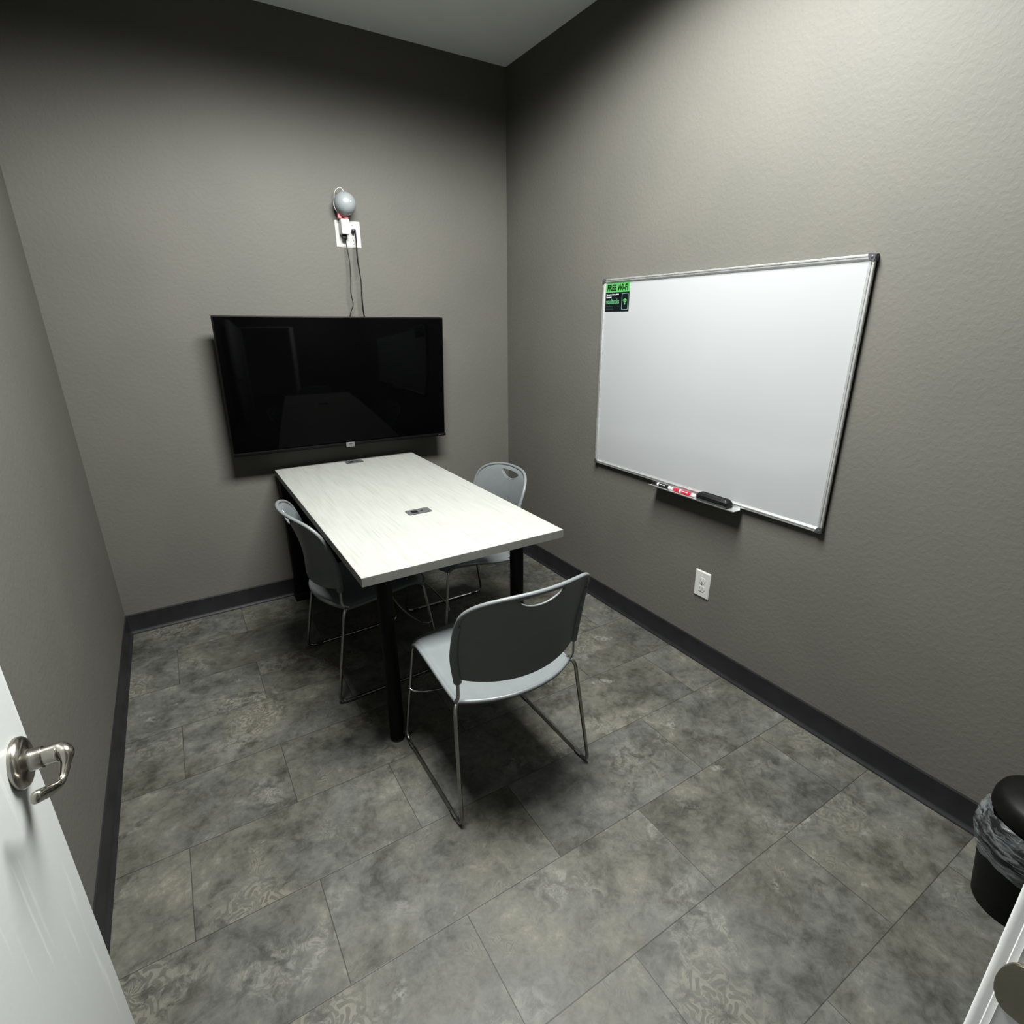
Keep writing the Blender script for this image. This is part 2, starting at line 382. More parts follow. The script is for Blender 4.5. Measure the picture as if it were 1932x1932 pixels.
add_box(bm, ((DX0+DX1)/2, yc, (DH+.02+H)/2), (DX1-DX0+.04, th, H-DH-.02))
struct('wall_front', bm, M_WALL, smooth=False)

BH, BT = .1037, .010
def baseboard(name, length, M):
    bm = bm_new()
    prof = [(0, 0), (BT+.006, 0), (BT+.0058, .002), (BT+.003, .007), (BT-.002, .013), (BT-.004, .019), (BT-.004, BH-.004), (BT-.006, BH), (0, BH)]
    P = [[bm.verts.new(M @ Vector((t, p[0], p[1]))) for p in prof] for t in (0, length)]
    n = len(prof)
    for i in range(n): bm.faces.new((P[0][i], P[0][(i+1) % n], P[1][(i+1) % n], P[1][i]))
    bm.faces.new(P[0]); bm.faces.new(P[1][::-1])
    return struct(name, bm, M_BASE, ang=25)
# local x along wall, local y into the room
baseboard('baseboard_back', W-.004, Matrix(((-1, 0, 0, -.002), (0, -1, 0, 0), (0, 0, 1, 0), (0, 0, 0, 1))))
baseboard('baseboard_right', -YF-.002, Matrix(((0, -1, 0, 0), (-1, 0, 0, -.001), (0, 0, 1, 0), (0, 0, 0, 1))))
baseboard('baseboard_left', -YF-.002, Matrix(((0, 1, 0, -W), (-1, 0, 0, -.001), (0, 0, 1, 0), (0, 0, 0, 1))))
baseboard('baseboard_front', -DX1-.075, Matrix(((1, 0, 0, DX1+.074), (0, 1, 0, YF), (0, 0, 1, 0), (0, 0, 0, 1))))

# door frame: right jamb with casing and strike plate, left jamb and head
bm = bm_new()
prof = [(DX1+.065, YF), (DX1+.065, YF+.010), (DX1+.062, YF+.013), (DX1+.008, YF+.013), (DX1+.0065, YF+.0115), (DX1+.0055, YF+.008), (DX1+.0052, YF+.004),
        (DX1+.0022, YF+.003), (DX1+.0012, YF-.001), (DX1+.0006, YF-.0018), (DX1+.0012, YF-.0026), (DX1+.001, YF-.004), (DX1+.001, -3.035), (DX1-.012, -3.035), (DX1-.012, -3.06), (DX1, -3.06), (DX1, YF2-.005), (DX1+.019, YF2-.005), (DX1+.019, YF)]
lo = [bm.verts.new((x, y, 0)) for x, y in prof]; hi = [bm.verts.new((x, y, DH)) for x, y in prof]
for i in range(len(prof)):
    j = (i+1) % len(prof); bm.faces.new((lo[i], lo[j], hi[j], hi[i]))
bm.faces.new(lo[::-1]); bm.faces.new(hi)
jamb = struct('trim_1', bm, M_JAMB, ang=30)
bm = bm_new()
MS = Matrix(((0, 0, -1, DX1-.0012), (1, 0, 0, 0), (0, 1, 0, .927), (0, 0, 0, 1)))
poly = []
for k in range(13):
    a = PI/2-PI*k/12; poly.append((-2.9745+.0135*math.cos(a), .029*math.sin(a)))
poly += [(-2.985, -.029), (-3.010, -.029), (-3.012, -.027), (-3.012, .027), (-3.010, .029), (-2.985, .029)]
MS2 = Matrix(((0, 0, -1, DX1+.0015), (1, 0, 0, 0), (0, 1, 0, .927), (0, 0, 0, 1)))
add_prism(bm, poly, MS2, .0035)
bmesh.ops.bevel(bm, geom=[e for e in bm.edges], offset=.0008, segments=2, affect='EDGES')
sp_ = obj('strike_plate', bm, M_STRIKE, jamb); sp_['label'] = 'dark satin nickel strike plate'
bm = bm_new(); add_box(bm, (DX0-.0095, -3.03, DH/2), (.019, .125, DH)); add_box(bm, ((DX0+DX1)/2, -3.03, DH+.0095), (DX1-DX0+.04, .125, .019))
struct('trim_2', bm, M_JAMB)

# open door leaf against the left wall
hx, hy = DX0+.004, -2.952
ex, ey = -2.083, -2.132
dd = Vector((ex-hx, ey-hy, 0)); DL = dd.length; dd.normalize(); nn = Vector((dd.y, -dd.x, 0))   # nn faces the room
MD = Matrix(((dd.x, nn.x, 0, hx), (dd.y, nn.y, 0, hy), (0, 0, 1, 0), (0, 0, 0, 1)))
bm = bm_new(); add_box(bm, (DL/2, -.022, .008+1.015), (DL, .044, 2.03), bev=.0015, seg=2); bm.transform(MD)
door = struct('door_1', bm, M_DOOR)
# lever handle: rose, neck, wave lever (local door axes: u along leaf, v out of face, z up)
LZ, LU = .921, DL-.053
def dm(p): return MD @ Vector(p)
bm = bm_new()
MR = MD @ Matrix(((1, 0, 0, LU), (0, 0, 1, .0), (0, 1, 0, LZ), (0, 0, 0, 1)))
add_lathe(bm, [(.034, 0), (.0345, .002), (.034, .006), (.031, .0095), (.026, .0115), (.017, .0125), (.0148, .014), (.0142, .017), (.0142, .026), (.0138, .027)], 48, MR)
hd = obj('lever_handle', bm, M_NICKEL, door, ang=35); hd['label'] = 'satin nickel lever handle'
bm = bm_new()
path = smooth_path([dm(p) for p in [(LU, .0265, LZ), (LU, .036, LZ+.0005), (LU-.001, .046, LZ+.0005), (LU-.009, .0525, LZ-.001), (LU-.022, .0515, LZ-.012), (LU-.036, .049, LZ-.019),
                                   (LU-.047, .046, LZ-.0175), (LU-.060, .043, LZ-.011), (LU-.073, .040, LZ-.003), (LU-.083, .0375, LZ+.003), (LU-.089, .036, LZ+.006)]], 8)
def rad(t):
    key = [(0, .0128), (.10, .0130), (.20, .0142), (.28, .0128), (.38, .0072), (.48, .0058), (.60, .0066), (.74, .0082), (.88, .0086), (1, .0080)]
    r = curve(key, t)
    return r*math.sqrt(max(.02, 1-((t-.9)/.1)**2)) if t > .9 else r
add_tube(bm, path, rad, 20, sx=.8)
lv = obj('lever', bm, M_NICKEL, hd, ang=60)
bm = bm_new(); add_lathe(bm, [(.0028, -.0005), (.0028, .0008)], 16, MD @ Matrix(((0, 0, 0, LU-.0085), (1, 0, 0, .033), (0, 0, 0, LZ-.0142), (0, 0, 0, 1))) @ Matrix.Identity(4))
bm.free()
bm = bm_new(); add_tube(bm, [dm((LU+.003, .034, LZ-.0125)), dm((LU+.0036, .034, LZ-.0152))], .0026, 14)
obj('set_screw', bm, M_SLOT, hd)
for hz in (.25, 1.05, 1.85):
    bm = bm_new(); add_tube(bm, [(hx-.002, hy+.004+.006, hz-.045), (hx-.002, hy+.004+.006, hz+.045)], .006, 12)
    obj('hinge', bm, M_NICKEL, door)

# ------------------------------------------------------------------ ceiling light
cl = thing('ceiling_light', 'white framed rectangular ceiling light above the front of the table', 'ceiling light', (LX, LY, H))
bm = bm_new()
for sx, sy, a, b in ((0, 1, 1.18, .03), (0, -1, 1.18, .03), (1, 0, .03, .56), (-1, 0, .03, .56)):
    add_box(bm, (sx*.575, sy*.295, -.006), (a, b, .012), bev=.002)
obj('frame', bm, M_LOUVRE, cl)
lo_ = bpy.data.objects.new('lamp', ld); C.objects.link(lo_); lo_.parent = cl; lo_.location = (0, 0, -.008)

# ------------------------------------------------------------------ conference table
TX0, TX1, TY0, TY1, TZ = -1.4435, -.6961, -1.5268, -.040, .7433
TB = (-1.07, -.78)
tb = thing('conference_table', 'white woodgrain table on two black legs, end pushed under the television', 'table', (TB[0], TB[1], 0))
def tl(x, y, z): return (x-TB[0], y-TB[1], z)
bm = bm_new(); add_box(bm, tl((TX0+TX1)/2, (TY0+TY1)/2, TZ-.0147), (TX1-TX0, TY1-TY0, .0294))
tt = obj('tabletop', bm, M_TABLE, tb, smooth=False)
bm = bm_new(); ow, oh = TX1-TX0, TY1-TY0
rc4 = lambda a, b: [(a/2, b/2), (-a/2, b/2), (-a/2, -b/2), (a/2, -b/2)]
add_ring_prism(bm, rc4(ow+.0024, oh+.0024), rc4(ow-.0004, oh-.0004), Matrix.Translation(tl((TX0+TX1)/2, (TY0+TY1)/2, TZ-.0294)), .0290)
eb = obj('edge_band', bm, M_EDGE, tb, smooth=False); eb['label'] = 'greige edge band'
for lx_, ly_ in ((-1.338, -1.392), (-.799, -1.371)):
    bm = bm_new(); add_lathe(bm, [(.0255, .004), (.0265, .006), (.0265, TZ-.038), (.045, TZ-.036), (.045, TZ-.0294)], 32, Matrix.Translation(tl(lx_, ly_, 0)))
    lg = obj('leg', bm, M_BLKMET, tb, ang=30)
    bm = bm_new(); add_lathe(bm, [(.024, 0), (.0265, .002), (.0265, .012)], 32, Matrix.Translation(tl(lx_, ly_, 0)))
    obj('foot_cap', bm, M_RUBBER, lg)
bm = bm_new(); add_box(bm, tl(-1.07, -.062, .36), (.725, .04, .7), bev=.002); add_box(bm, tl(-1.07, -.064, .02), (.745, .075, .04), bev=.002)
obj('end_panel', bm, M_BLKMET, tb)
bm = bm_new(); add_box(bm, tl(-1.07, -.75, TZ-.055), (.40, 1.2, .035), bev=.004)
obj('support_rail', bm, M_BLKMET, tb)
for gx, gy, sw in ((-1.066, -1.0535, .098), (-1.046, -.098, .092)):
    bm = bm_new(); add_prism(bm, rrect(sw, .056, .008), Matrix.Translation(tl(gx, gy, TZ-.0005)), .0028)
    gr = obj('power_grommet', bm, M_GREYP, tb)
    bm = bm_new(); add_prism(bm, rrect(.026, .028, .002), Matrix.Translation(tl(gx-.018, gy-.001, TZ+.0018)), .0008)
    obj('socket', bm, M_BLACK, gr)
    bm = bm_new(); add_prism(bm, rrect(.012, .010, .003), Matrix.Translation(tl(gx+.015, gy+.002, TZ+.0018)), .0008)
    obj('usb_port', bm, M_BLACK, gr)

# ------------------------------------------------------------------ stacking chair
HW = [(.47, .212), (.56, .224), (.64, .226), (.72, .221), (.80, .217)]
YE = [(.47, -.160), (.57, -.166), (.65, -.186), (.72, -.213), (.765, -.236), (.80, -.268)]
def cubic(tab, z):
    n = len(tab)
    z = min(max(z, tab[0][0]), tab[-1][0])
    i = next(k for k in range(n-1) if z <= tab[k+1][0])
    sl_ = lambda k: ((tab[min(k+1, n-1)][1]-tab[max(k-1, 0)][1])/(tab[min(k+1, n-1)][0]-tab[max(k-1, 0)][0]))
    (z0, v0), (z1, v1) = tab[i], tab[i+1]; h = z1-z0; t = (z-z0)/h
    return (2*t**3-3*t*t+1)*v0+(t**3-2*t*t+t)*h*sl_(i)+(-2*t**3+3*t*t)*v1+(t**3-t*t)*h*sl_(i+1)
def back_pt(u, z, off=0.0):
    c = lerp(.066, .052, min(1, max(0, (z-.48)/.3)))
    return Vector((u*cubic(HW, z), cubic(YE, z)-c*(1-u*u)+off, z))
def z_top(u): return .692+.090*(max(0, 1-abs(u)**3.0))**(1/2.6)
def z_bot(u): return .494-.012*(1-u*u)-.012*(1-u**4)
def make_back(parent):
    nu, nv, T = 72, 26, .0045
    bm = bm_new(); grid = []
    for s in (0, 1):
        g_ = []
        for i in range(nu+1):
            u = -1+2*i/nu; u = math.sin(u*PI/2)*.35+u*.65
            g_.append([bm.verts.new(back_pt(u, lerp(z_bot(u), z_top(u), j/nv), -T*s)) for j in range(nv+1)])
        grid.append(g_)
    A, B = grid
    for i in range(nu):
        for j in range(nv):
            bm.faces.new((A[i][j], A[i+1][j], A[i+1][j+1], A[i][j+1])); bm.faces.new((B[i][j], B[i][j+1], B[i+1][j+1], B[i+1][j]))
    for i in range(nu):
        bm.faces.new((A[i][0], B[i][0], B[i+1][0], A[i+1][0])); bm.faces.new((A[i][nv], A[i+1][nv], B[i+1][nv], B[i][nv]))
    for j in range(nv):
        bm.faces.new((A[0][j], A[0][j+1], B[0][j+1], B[0][j])); bm.faces.new((A[nu][j], B[nu][j], B[nu][j+1], A[nu][j+1]))
    # handle slot cut through the shell
    bmesh.ops.recalc_face_normals(bm, faces=bm.faces)
    me = bpy.data.meshes.new('m'); bm.to_mesh(me); bm.free(); o = bpy.data.objects.new('m', me); C.objects.link(o)
    cb = bm_new(); poly = []
    for k in range(25):
        x = -.076+.152*k/24; poly.append((x, .757-.034*max(0, 1-(x/.076)**2)**.7))
    for k in range(13):
        x = .070-.140*k/12; poly.append((x, .7605+.003*(1-(x/.07)**2)))
    add_prism(cb, poly, Matrix(((1, 0, 0, 0), (0, 0, 1, -.40), (0, 1, 0, 0), (0, 0, 0, 1))), .3)
    bmesh.ops.recalc_face_normals(cb, faces=cb.faces)
    mc = bpy.data.meshes.new('c'); cb.to_mesh(mc); cb.free(); oc = bpy.data.objects.new('c', mc); C.objects.link(oc)
    md = o.modifiers.new('b', 'BOOLEAN'); md.operation = 'DIFFERENCE'; md.object = oc; md.solver = 'EXACT'
    bpy.context.view_layer.update()
    me2 = bpy.data.meshes.new_from_object(o.evaluated_get(bpy.context.evaluated_depsgraph_get()))
    bpy.data.objects.remove(o); bpy.data.objects.remove(oc)
    bm = bm_new(); bm.from_mesh(me2)
    # rolled rim: up one side, over the top, down the other
    us = [-1+2*i/80 for i in range(81)]
    rim = [back_pt(-1, lerp(.5, z_top(-1), k/14), -.002) for k in range(14)] + [back_pt(math.sin(u*PI/2)*.6+u*.4, z_top(math.sin(u*PI/2)*.6+u*.4), -.002) for u in us] + [back_pt(1, lerp(z_top(1), .5, k/14), -.002) for k in range(1, 15)]
    add_tube(bm, rim, .0072, 12)
    for s in (-1, 1):   # sleeves over the posts
        add_tube(bm, [back_pt(s, z, -.004) + Vector((-s*.004, 0, 0)) for z in (.478, .481, .50, .52, .54, .56, .58, .60, .62, .64, .66, .69)], lambda t: .0105 if t < .05 else .0128-.0045*max(0, (t-.55)/.45), 14, sx=1.0)
    lip = [back_pt(x/.221, .757-.034*max(0, 1-(x/.076)**2)**.7, -.0075)+Vector((0, 0, .002)) for x in [-.076+.152*k/24 for k in range(25)]]
    add_tube(bm, lip, .0034, 8)
    return obj('backrest', bm, M_CHAIR, parent, ang=50)
def seat_pt(u, v):
    """u -1..1 across, v 0 rear .. 1 front"""
    hwid = lerp(.206, .212, v)
    yr = -.150-.070*(1-abs(u)**2.2); yf = .192+.030*(1-u*u)
    if abs(u) > .85: yf -= .012*((abs(u)-.85)/.15)**2
    y = lerp(yr, yf, v)
    z = .404+.036*(v*v*(3-2*v)) - .016*(1-u*u)*math.sin(PI*min(1, v*1.1))**1 + .004*(1-u*u)*(1-v)
    if v > .86: z -= .020*((v-.86)/.14)**2
    if abs(u) > .93: z -= .006*((abs(u)-.93)/.07)**2
    return Vector((u*hwid, y, z+.004))
def make_seat(parent):
    bm = bm_new(); nu, nv, T = 48, 36, .005; gr = []
    for s in (0, 1):
        gr.append([[bm.verts.new(seat_pt(-1+2*i/nu, j/nv)-Vector((0, 0, T*s))) for j in range(nv+1)] for i in range(nu+1)])
    A, B = gr
    for i in range(nu):
        for j in range(nv):
            bm.faces.new((A[i][j], A[i+1][j], A[i+1][j+1], A[i][j+1])); bm.faces.new((B[i][j], B[i][j+1], B[i+1][j+1], B[i+1][j]))
    for i in range(nu):
        bm.faces.new((A[i][0], B[i][0], B[i+1][0], A[i+1][0])); bm.faces.new((A[i][nv], A[i+1][nv], B[i+1][nv], B[i][nv]))
    for j in range(nv):
        bm.faces.new((A[0][j], A[0][j+1], B[0][j+1], B[0][j])); bm.faces.new((A[nu][j], B[nu][j], B[nu][j+1], A[nu][j+1]))
    dz = Vector((0, 0, -.006))
    per = [seat_pt(-1, 1-k/24) for k in range(24)] + [seat_pt(-1+2*k/40, 0) for k in range(41)] + [seat_pt(1, k/24) for k in range(1, 25)]
    add_tube(bm, [p+dz for p in per], .0078, 12)
    fr = [seat_pt(-1+2*k/40, 1) for k in range(41)]
    add_tube(bm, [p+Vector((0, 0, -.004)) for p in fr], .006, 10)
    return obj('seat', bm, M_CHAIR, parent, ang=50)
def make_chair(label):
    t = thing('stacking_chair', label, 'chair', (0, 0, 0), 0, 'grey stacking chairs around the table')
    make_seat(t); make_back(t)
    R_ = .0062
    for s in (-1, 1):
        bm = bm_new()
        p = round_path([(s*.190, -.135, .398), (s*.2225, -.163, .398), (s*.2460, -.230, R_), (s*.2460, .230, R_), (s*.2120, .178, .424), (s*.196, .10, .416), (s*.188, -.08, .394)],
                       [0, .030, .040, .040, .035, .05, 0], 9)
        add_tube(bm, p, R_, 12)
        fr = obj('sled_frame', bm, M_CHROME, t, ang=60)
        for gy in (-.175, .175):
            bm = bm_new(); add_box(bm, (s*.246, gy, .0058), (.016, .034, .0116), bev=.003); obj('glide', bm, M_RUBBER, fr)
        bm = bm_new()
        p = round_path([(s*.178, -.105, .392), (s*.213, -.150, .402), (s*.2105, -.166, .425), (s*.2095, -.1650, .49), (s*.216, -.168, .55)], [0, .022, .018, .03, 0], 7)
        add_tube(bm, p, .0055, 12); obj('back_post', bm, M_CHROME, t, ang=60)
    bm = bm_new()
    arc = [(-.2300*math.cos(PI*k/20), .199-.045*math.sin(PI*k/20), .232-.022*math.sin(PI*k/20)) for k in range(21)]
    add_tube(bm, arc, .0038, 10); obj('cross_brace', bm, M_CHROME, t, ang=60)
    return t
chair = make_chair('grey plastic sled chair at the near end of the table, back to the doorway')
chair.location = (-1.063, -1.6375, 0)
dup(chair, (-1.252, -.838, 0), -PI/2+.04, 'grey plastic sled chair on the left side of the table, tucked under it')
dup(chair, (-.745, -.785, 0), PI/2, 'grey plastic sled chair between the table and the whiteboard wall')

# ------------------------------------------------------------------ television
TVX, TVY, TVZ = -1.067, -.146, 1.167
tv = thing('television', 'large black flat television tilted down on the back wall over the table', 'television', (TVX, TVY, TVZ))
tv.rotation_euler = (.047, .009, -.014)
TWd, THt = 1.112, .645
bm = bm_new(); add_box(bm, (0, .022, 0), (TWd, .034, THt), bev=.004); add_box(bm, (0, .048, -.09), (.80, .03, .36), bev=.012)
obj('housing', bm, M_BEZEL, tv)
bm = bm_new(); add_box(bm, (0, .0035, .006), (TWd-.012, .004, THt-.022), bev=.0006); sc = obj('screen', bm, M_SCREEN, tv)
bm = bm_new(); add_box(bm, (0, .000, -THt/2+.0085), (TWd, .014, .017), bev=.003); bz = obj('bottom_bezel', bm, M_BEZEL, tv)
bm = bm_new(); add_box(bm, (0.002, -.009, -THt/2+.006), (.044, .006, .026), bev=.0022); bg = obj('badge', bm, M_SILVER, bz); bg['label'] = 'small silver badge'
bm = bm_new(); add_box(bm, (0.004, -.0123, -THt/2+.011), (.022, .001, .006), bev=.0003); obj('badge_mark', bm, M_CAP, bg)
bm = bm_new()
for k, wl in enumerate((.006, .003, .005, .003, .006)): add_box(bm, (TWd/2-.044+k*.0068, -.0073, -THt/2+.0095), (wl*.8, .0006, .004))
obj('logo', bm, M_DIM if False else M_GREYP, bz)
bm = bm_new(); add_box(bm, (0, .085, 0), (.42, .05, .05), bev=.003); add_box(bm, (0, .128, 0), (.5, .02, .22), bev=.003)
for s in (-1, 1): add_box(bm, (s*.15, .075, 0), (.035, .045, .42), bev=.003)
obj('wall_mount', bm, M_BLKMET, tv)

# ------------------------------------------------------------------ outlets, adapter, ball device, cords
def receptacle(name, bm_parent, cx, cz, M):
    """duplex outlet face pair; M maps (x right, y up, z out) to world"""
    for dz in (.0195, -.0195):
        bm = bm_new(); pl = []
        for k in range(28):
            a = 2*PI*k/28; pl.append((cx+.0168*math.cos(a), cz+dz+max(-.0125, min(.0125, .0168*math.sin(a)))))
        add_prism(bm, pl, M @ Matrix.Translation((0, 0, .0045)), .0028)
        rc = obj('receptacle', bm, M_WHITE, bm_parent)
        bm = bm_new()
        for (x, y, a, b) in ((-.0062, .002, .0020, .0085), (.0062, .002, .0020, .0068)): add_prism(bm, [(cx+x-a/2, cz+dz+y-b/2), (cx+x+a/2, cz+dz+y-b/2), (cx+x+a/2, cz+dz+y+b/2), (cx+x-a/2, cz+dz+y+b/2)], M @ Matrix.Translation((0, 0, .0070)), .0006)
        add_prism(bm, [(cx+.0024*math.cos(2*PI*k/12), cz+dz-.0072+.0024*math.sin(2*PI*k/12)) for k in range(12)], M @ Matrix.Translation((0, 0, .0070)), .0006)
        obj('slots', bm, M_SLOT, rc)
def plate(parent, w_, h_, M, screws):
    bm = bm_new(); r0, r1 = rrect(w_, h_, .003, 3), rrect(w_-.010, h_-.010, .003, 3)
    n = len(r0)
    a = [bm.verts.new(M @ Vector((x, y, 0))) for x, y in r0]; b = [bm.verts.new(M @ Vector((x, y, .0022))) for x, y in r0]; c = [bm.verts.new(M @ Vector((x, y, .0055))) for x, y in r1]
    for i in range(n):
        j = (i+1) % n; bm.faces.new((a[i], a[j], b[j], b[i])); bm.faces.new((b[i], b[j], c[j], c[i]))
    bm.faces.new(a[::-1]); bm.faces.new(c)
    p = obj('cover_plate', bm, M_WHITE, parent, ang=20)
    for (x, y) in screws:
        bm = bm_new(); add_lathe(bm, [(.0032, .0), (.0032, .0012), (.0022, .0018)], 14, M @ Matrix.Translation((x, y, .005))); obj('screw', bm, M_SILVER, p)
    return p
# right wall duplex
OY, OZ = -1.629, .3745
wo = thing('wall_outlet', 'single white duplex wall outlet low on the wall below the whiteboard', 'wall outlet', (0, OY, OZ))
MO = Matrix(((0, 0, -1, 0), (-1, 0, 0, 0), (0, 1, 0, 0), (0, 0, 0, 1)))
plate(wo, .079, .124, MO, [(0, 0)]); receptacle('r', wo, 0, 0, MO)
# back wall two gang
PX, PZ = -.932, 1.879
wo2 = thing('wall_outlet', 'double white outlet plate on the back wall above the television', 'wall outlet', (PX, 0, PZ))
MP = Matrix(((1, 0, 0, 0), (0, 0, -1, 0), (0, 1, 0, 0), (0, 0, 0, 1)))
plate(wo2, .124, .120, MP, [(.023, .042), (.023, -.042)]); receptacle('r', wo2, .023, 0, MP)
# white block power adapter plugged into the left gang
ad = thing('power_adapter', 'white block adapter plugged into the double outlet plate', 'adapter', (-.957, -.006, 1.9055))
bm = bm_new(); add_box(bm, (0, -.028, 0), (.042, .052, .068), bev=.005, seg=3); obj('body', bm, M_WHITE, ad)
bm = bm_new(); add_box(bm, (-.0, -.0010, -.012), (.032, .004, .050), bev=.001); obj('plug_base', bm, M_WHITE, ad)
# grey ball device on its bracket
bd = thing('ball_camera', 'grey ball-shaped camera with a white wire loop above the outlet plate', 'camera', (-.950, -.058, 2.005))
bm = bm_new(); bmesh.ops.create_uvsphere(bm, u_segments=48, v_segments=28, radius=.0515); obj('ball', bm, M_BALL, bd)
bm = bm_new(); add_lathe(bm, [(.030, -.012), (.0455, -.006), (.0475, 0), (.0465, .004), (.040, .006)], 40, Matrix.Translation((-.004, .022, -.006)) @ Matrix.Rotation(math.radians(78), 4, 'X')); obj('back_shell', bm, M_WHITE, bd)
bm = bm_new(); add_lathe(bm, [(.0022, 0), (.0030, .001), (.0022, .002)], 16, Matrix.Translation((.013, -.0495, .003)) @ Matrix.Rotation(math.radians(90), 4, 'X')); obj('lens', bm, M_PRINTW, bd)  # white dot stands in for the light's reflection on the ball
bm = bm_new()
add_box(bm, (-.027, .024, -.047), (.016, .024, .034), rot=None, bev=.004); add_box(bm, (.004, .018, -.0515), (.020, .018, .026), bev=.004); add_box(bm, (-.008, .050, -.038), (.040, .012, .050), bev=.003)
obj('bracket', bm, M_PINK, bd)
bm = bm_new(); add_tube(bm, smooth_path([(-.040, .036, .020), (-.038, .028, .048), (-.026, .020, .064), (-.012, .016, .069), (-.002, .012, .062), (.000, .006, .046)], 8), .0016, 8); obj('wire_loop', bm, M_WHITE, bd)
bm = bm_new(); add_lathe(bm, [(.010, -.002), (.010, .002)], 24, Matrix.Translation((-.010, .026, -.0435))); li = obj('status_light', bm, mat('red_status_led', (.9, .1, .1), emit=(1, .12, .14), es=2.5), bd); li['label'] = 'red glowing status light'
# cords
def cord(parent, name, plug_boxes, pts, rad):
    inv = parent.matrix_world.inverted()
    bm = bm_new(); add_tube(bm, smooth_path(pts, 8), rad, 8); bm.transform(inv); cd = obj(name, bm, M_BLACK, parent)
    bm = bm_new()
    for c, sz, bv in plug_boxes: add_box(bm, c, sz, bev=bv)
    bm.transform(inv); obj('plug', bm, M_BLACK, cd)
    return cd
bpy.context.view_layer.update()
cord(ad, 'output_cord', [((-.960, -.032, 1.861), (.024, .016, .021), .003), ((-.955, -.036, 1.873), (.006, .006, .008), .001)],
     [(-.957, -.032, 1.858), (-.954, -.026, 1.835), (-.952, -.034, 1.80), (-.950, -.042, 1.737), (-.955, -.048, 1.66), (-.960, -.048, 1.605), (-.954, -.046, 1.55), (-.967, -.042, 1.515), (-.976, -.036, 1.485), (-1.00, -.024, 1.43), (-1.01, -.03, 1.36)], .0024)['label'] = 'thin black cord'
cord(tv, 'power_cord', [((-.909, -.020, 1.893), (.019, .026, .016), .004)],
     [(-.909, -.030, 1.893), (-.906, -.036, 1.886), (-.905, -.036, 1.86), (-.907, -.040, 1.824), (-.909, -.045, 1.76), (-.906, -.050, 1.70), (-.904, -.052, 1.66), (-.906, -.052, 1.60), (-.906, -.050, 1.55), (-.902, -.045, 1.50), (-.888, -.022, 1.45), (-.90, -.03, 1.38)], lambda t: .0036 if t < .45 or t > .62 else .0026)

# ------------------------------------------------------------------ whiteboard
WY0, WY1, WZ0, WZ1 = -.8945, -2.0915, .7715, 1.646
wb = thing('whiteboard', 'large aluminium framed whiteboard on the right wall', 'whiteboard', (0, (WY0+WY1)/2, WZ0))
wy = (WY0+WY1)/2; WL = WY0-WY1; WH = WZ1-WZ0
bm = bm_new(); add_box(bm, (-.0122, 0, WH/2), (.0034, WL-.02, WH-.02)); obj('writing_surface', bm, M_WB, wb, smooth=False)
bm = bm_new(); add_box(bm, (-.0053, 0, WH/2), (.0104, WL, WH), bev=.001); bk = obj('backing', bm, M_BLACK, wb); bk['label'] = 'black backing edge'  # black also carries the cast shadow on the board's side edge
def rail(name, a, b, inward):
    bm = bm_new(); a = Vector(a); b = Vector(b); d = b-a; iw = Vector(inward)
    prof = [(.0105, .0004), (.019, .0004), (.0205, .002), (.0205, .0062), (.0150, .0066), (.0150, .0084), (.0205, .0088), (.0202, .0125), (.0170, .0150), (.0150, .0185), (.0143, .0185), (.0105, .0185)]
    P = [[bm.verts.new(p+Vector((-x, 0, 0))+iw*q) for x, q in prof] for p in (a, b)]
    n = len(prof)
    for i in range(n): bm.faces.new((P[0][i], P[0][(i+1) % n], P[1][(i+1) % n], P[1][i]))
    bm.faces.new(P[0]); bm.faces.new(P[1][::-1])
    return obj(name, bm, M_ALU, wb, ang=20)
h2 = WL/2
rail('frame_rail', (0, h2, 0), (0, -h2, 0), (0, 0, 1)); rail('frame_rail', (0, h2, WH), (0, -h2, WH), (0, 0, -1))
rail('frame_rail', (0, h2, 0), (0, h2, WH), (0, -1, 0)); rail('frame_rail', (0, -h2, 0), (0, -h2, WH), (0, 1, 0))
for sy in (-1, 1):
    for sz in (0, 1):
        bm = bm_new(); s_ = 1 if sz == 0 else -1
        oy, oz = sy*h2, sz*WH
        pl = [(0, .006), (.002, .002), (.006, 0), (.022, 0), (.024, .004), (.019, .017), (.017, .019), (.004, .024), (0, .022)]
        M_ = Matrix(((0, 0, -1, 0), (-sy, 0, 0, oy+sy*.0015), (0, s_, 0, oz-s_*.0015), (0, 0, 0, 1)))
        add_prism(bm, pl, M_, .0225)
        bmesh.ops.bevel(bm, geom=[e for e in bm.edges if all(v.co.x < -.02 for v in e.verts)], offset=.0015, segments=2, affect='EDGES')
        cc = obj('corner_cap', bm, M_CAP, wb, ang=35)
        bm = bm_new(); add_lathe(bm, [(.0045, 0), (.0042, .0012), (.002, .0022)], 18, M_ @ Matrix.Translation((.010, .010, .0222))); obj('cap_button', bm, M_CAP, cc)
# pen tray
TRY0, TRY1, TRZ = -1.325, -1.772, .766
bm = bm_new(); trc = (TRY0+TRY1)/2-wy
prof = [(.018, .010), (.018, -.0055), (.060, -.0055), (.064, -.0035), (.066, .001), (.064, .001), (.062, -.0022), (.0195, -.0025), (.0195, .010)]
P = [[bm.verts.new((-x, trc+e*(TRY0-TRY1)/2, TRZ-WZ0+z)) for x, z in prof] for e in (1, -1)]
n = len(prof)
for i in range(n): bm.faces.new((P[0][i], P[0][(i+1) % n], P[1][(i+1) % n], P[1][i]))
bm.faces.new(P[0]); bm.faces.new(P[1][::-1]); obj('pen_tray', bm, M_ALU, wb, ang=30)
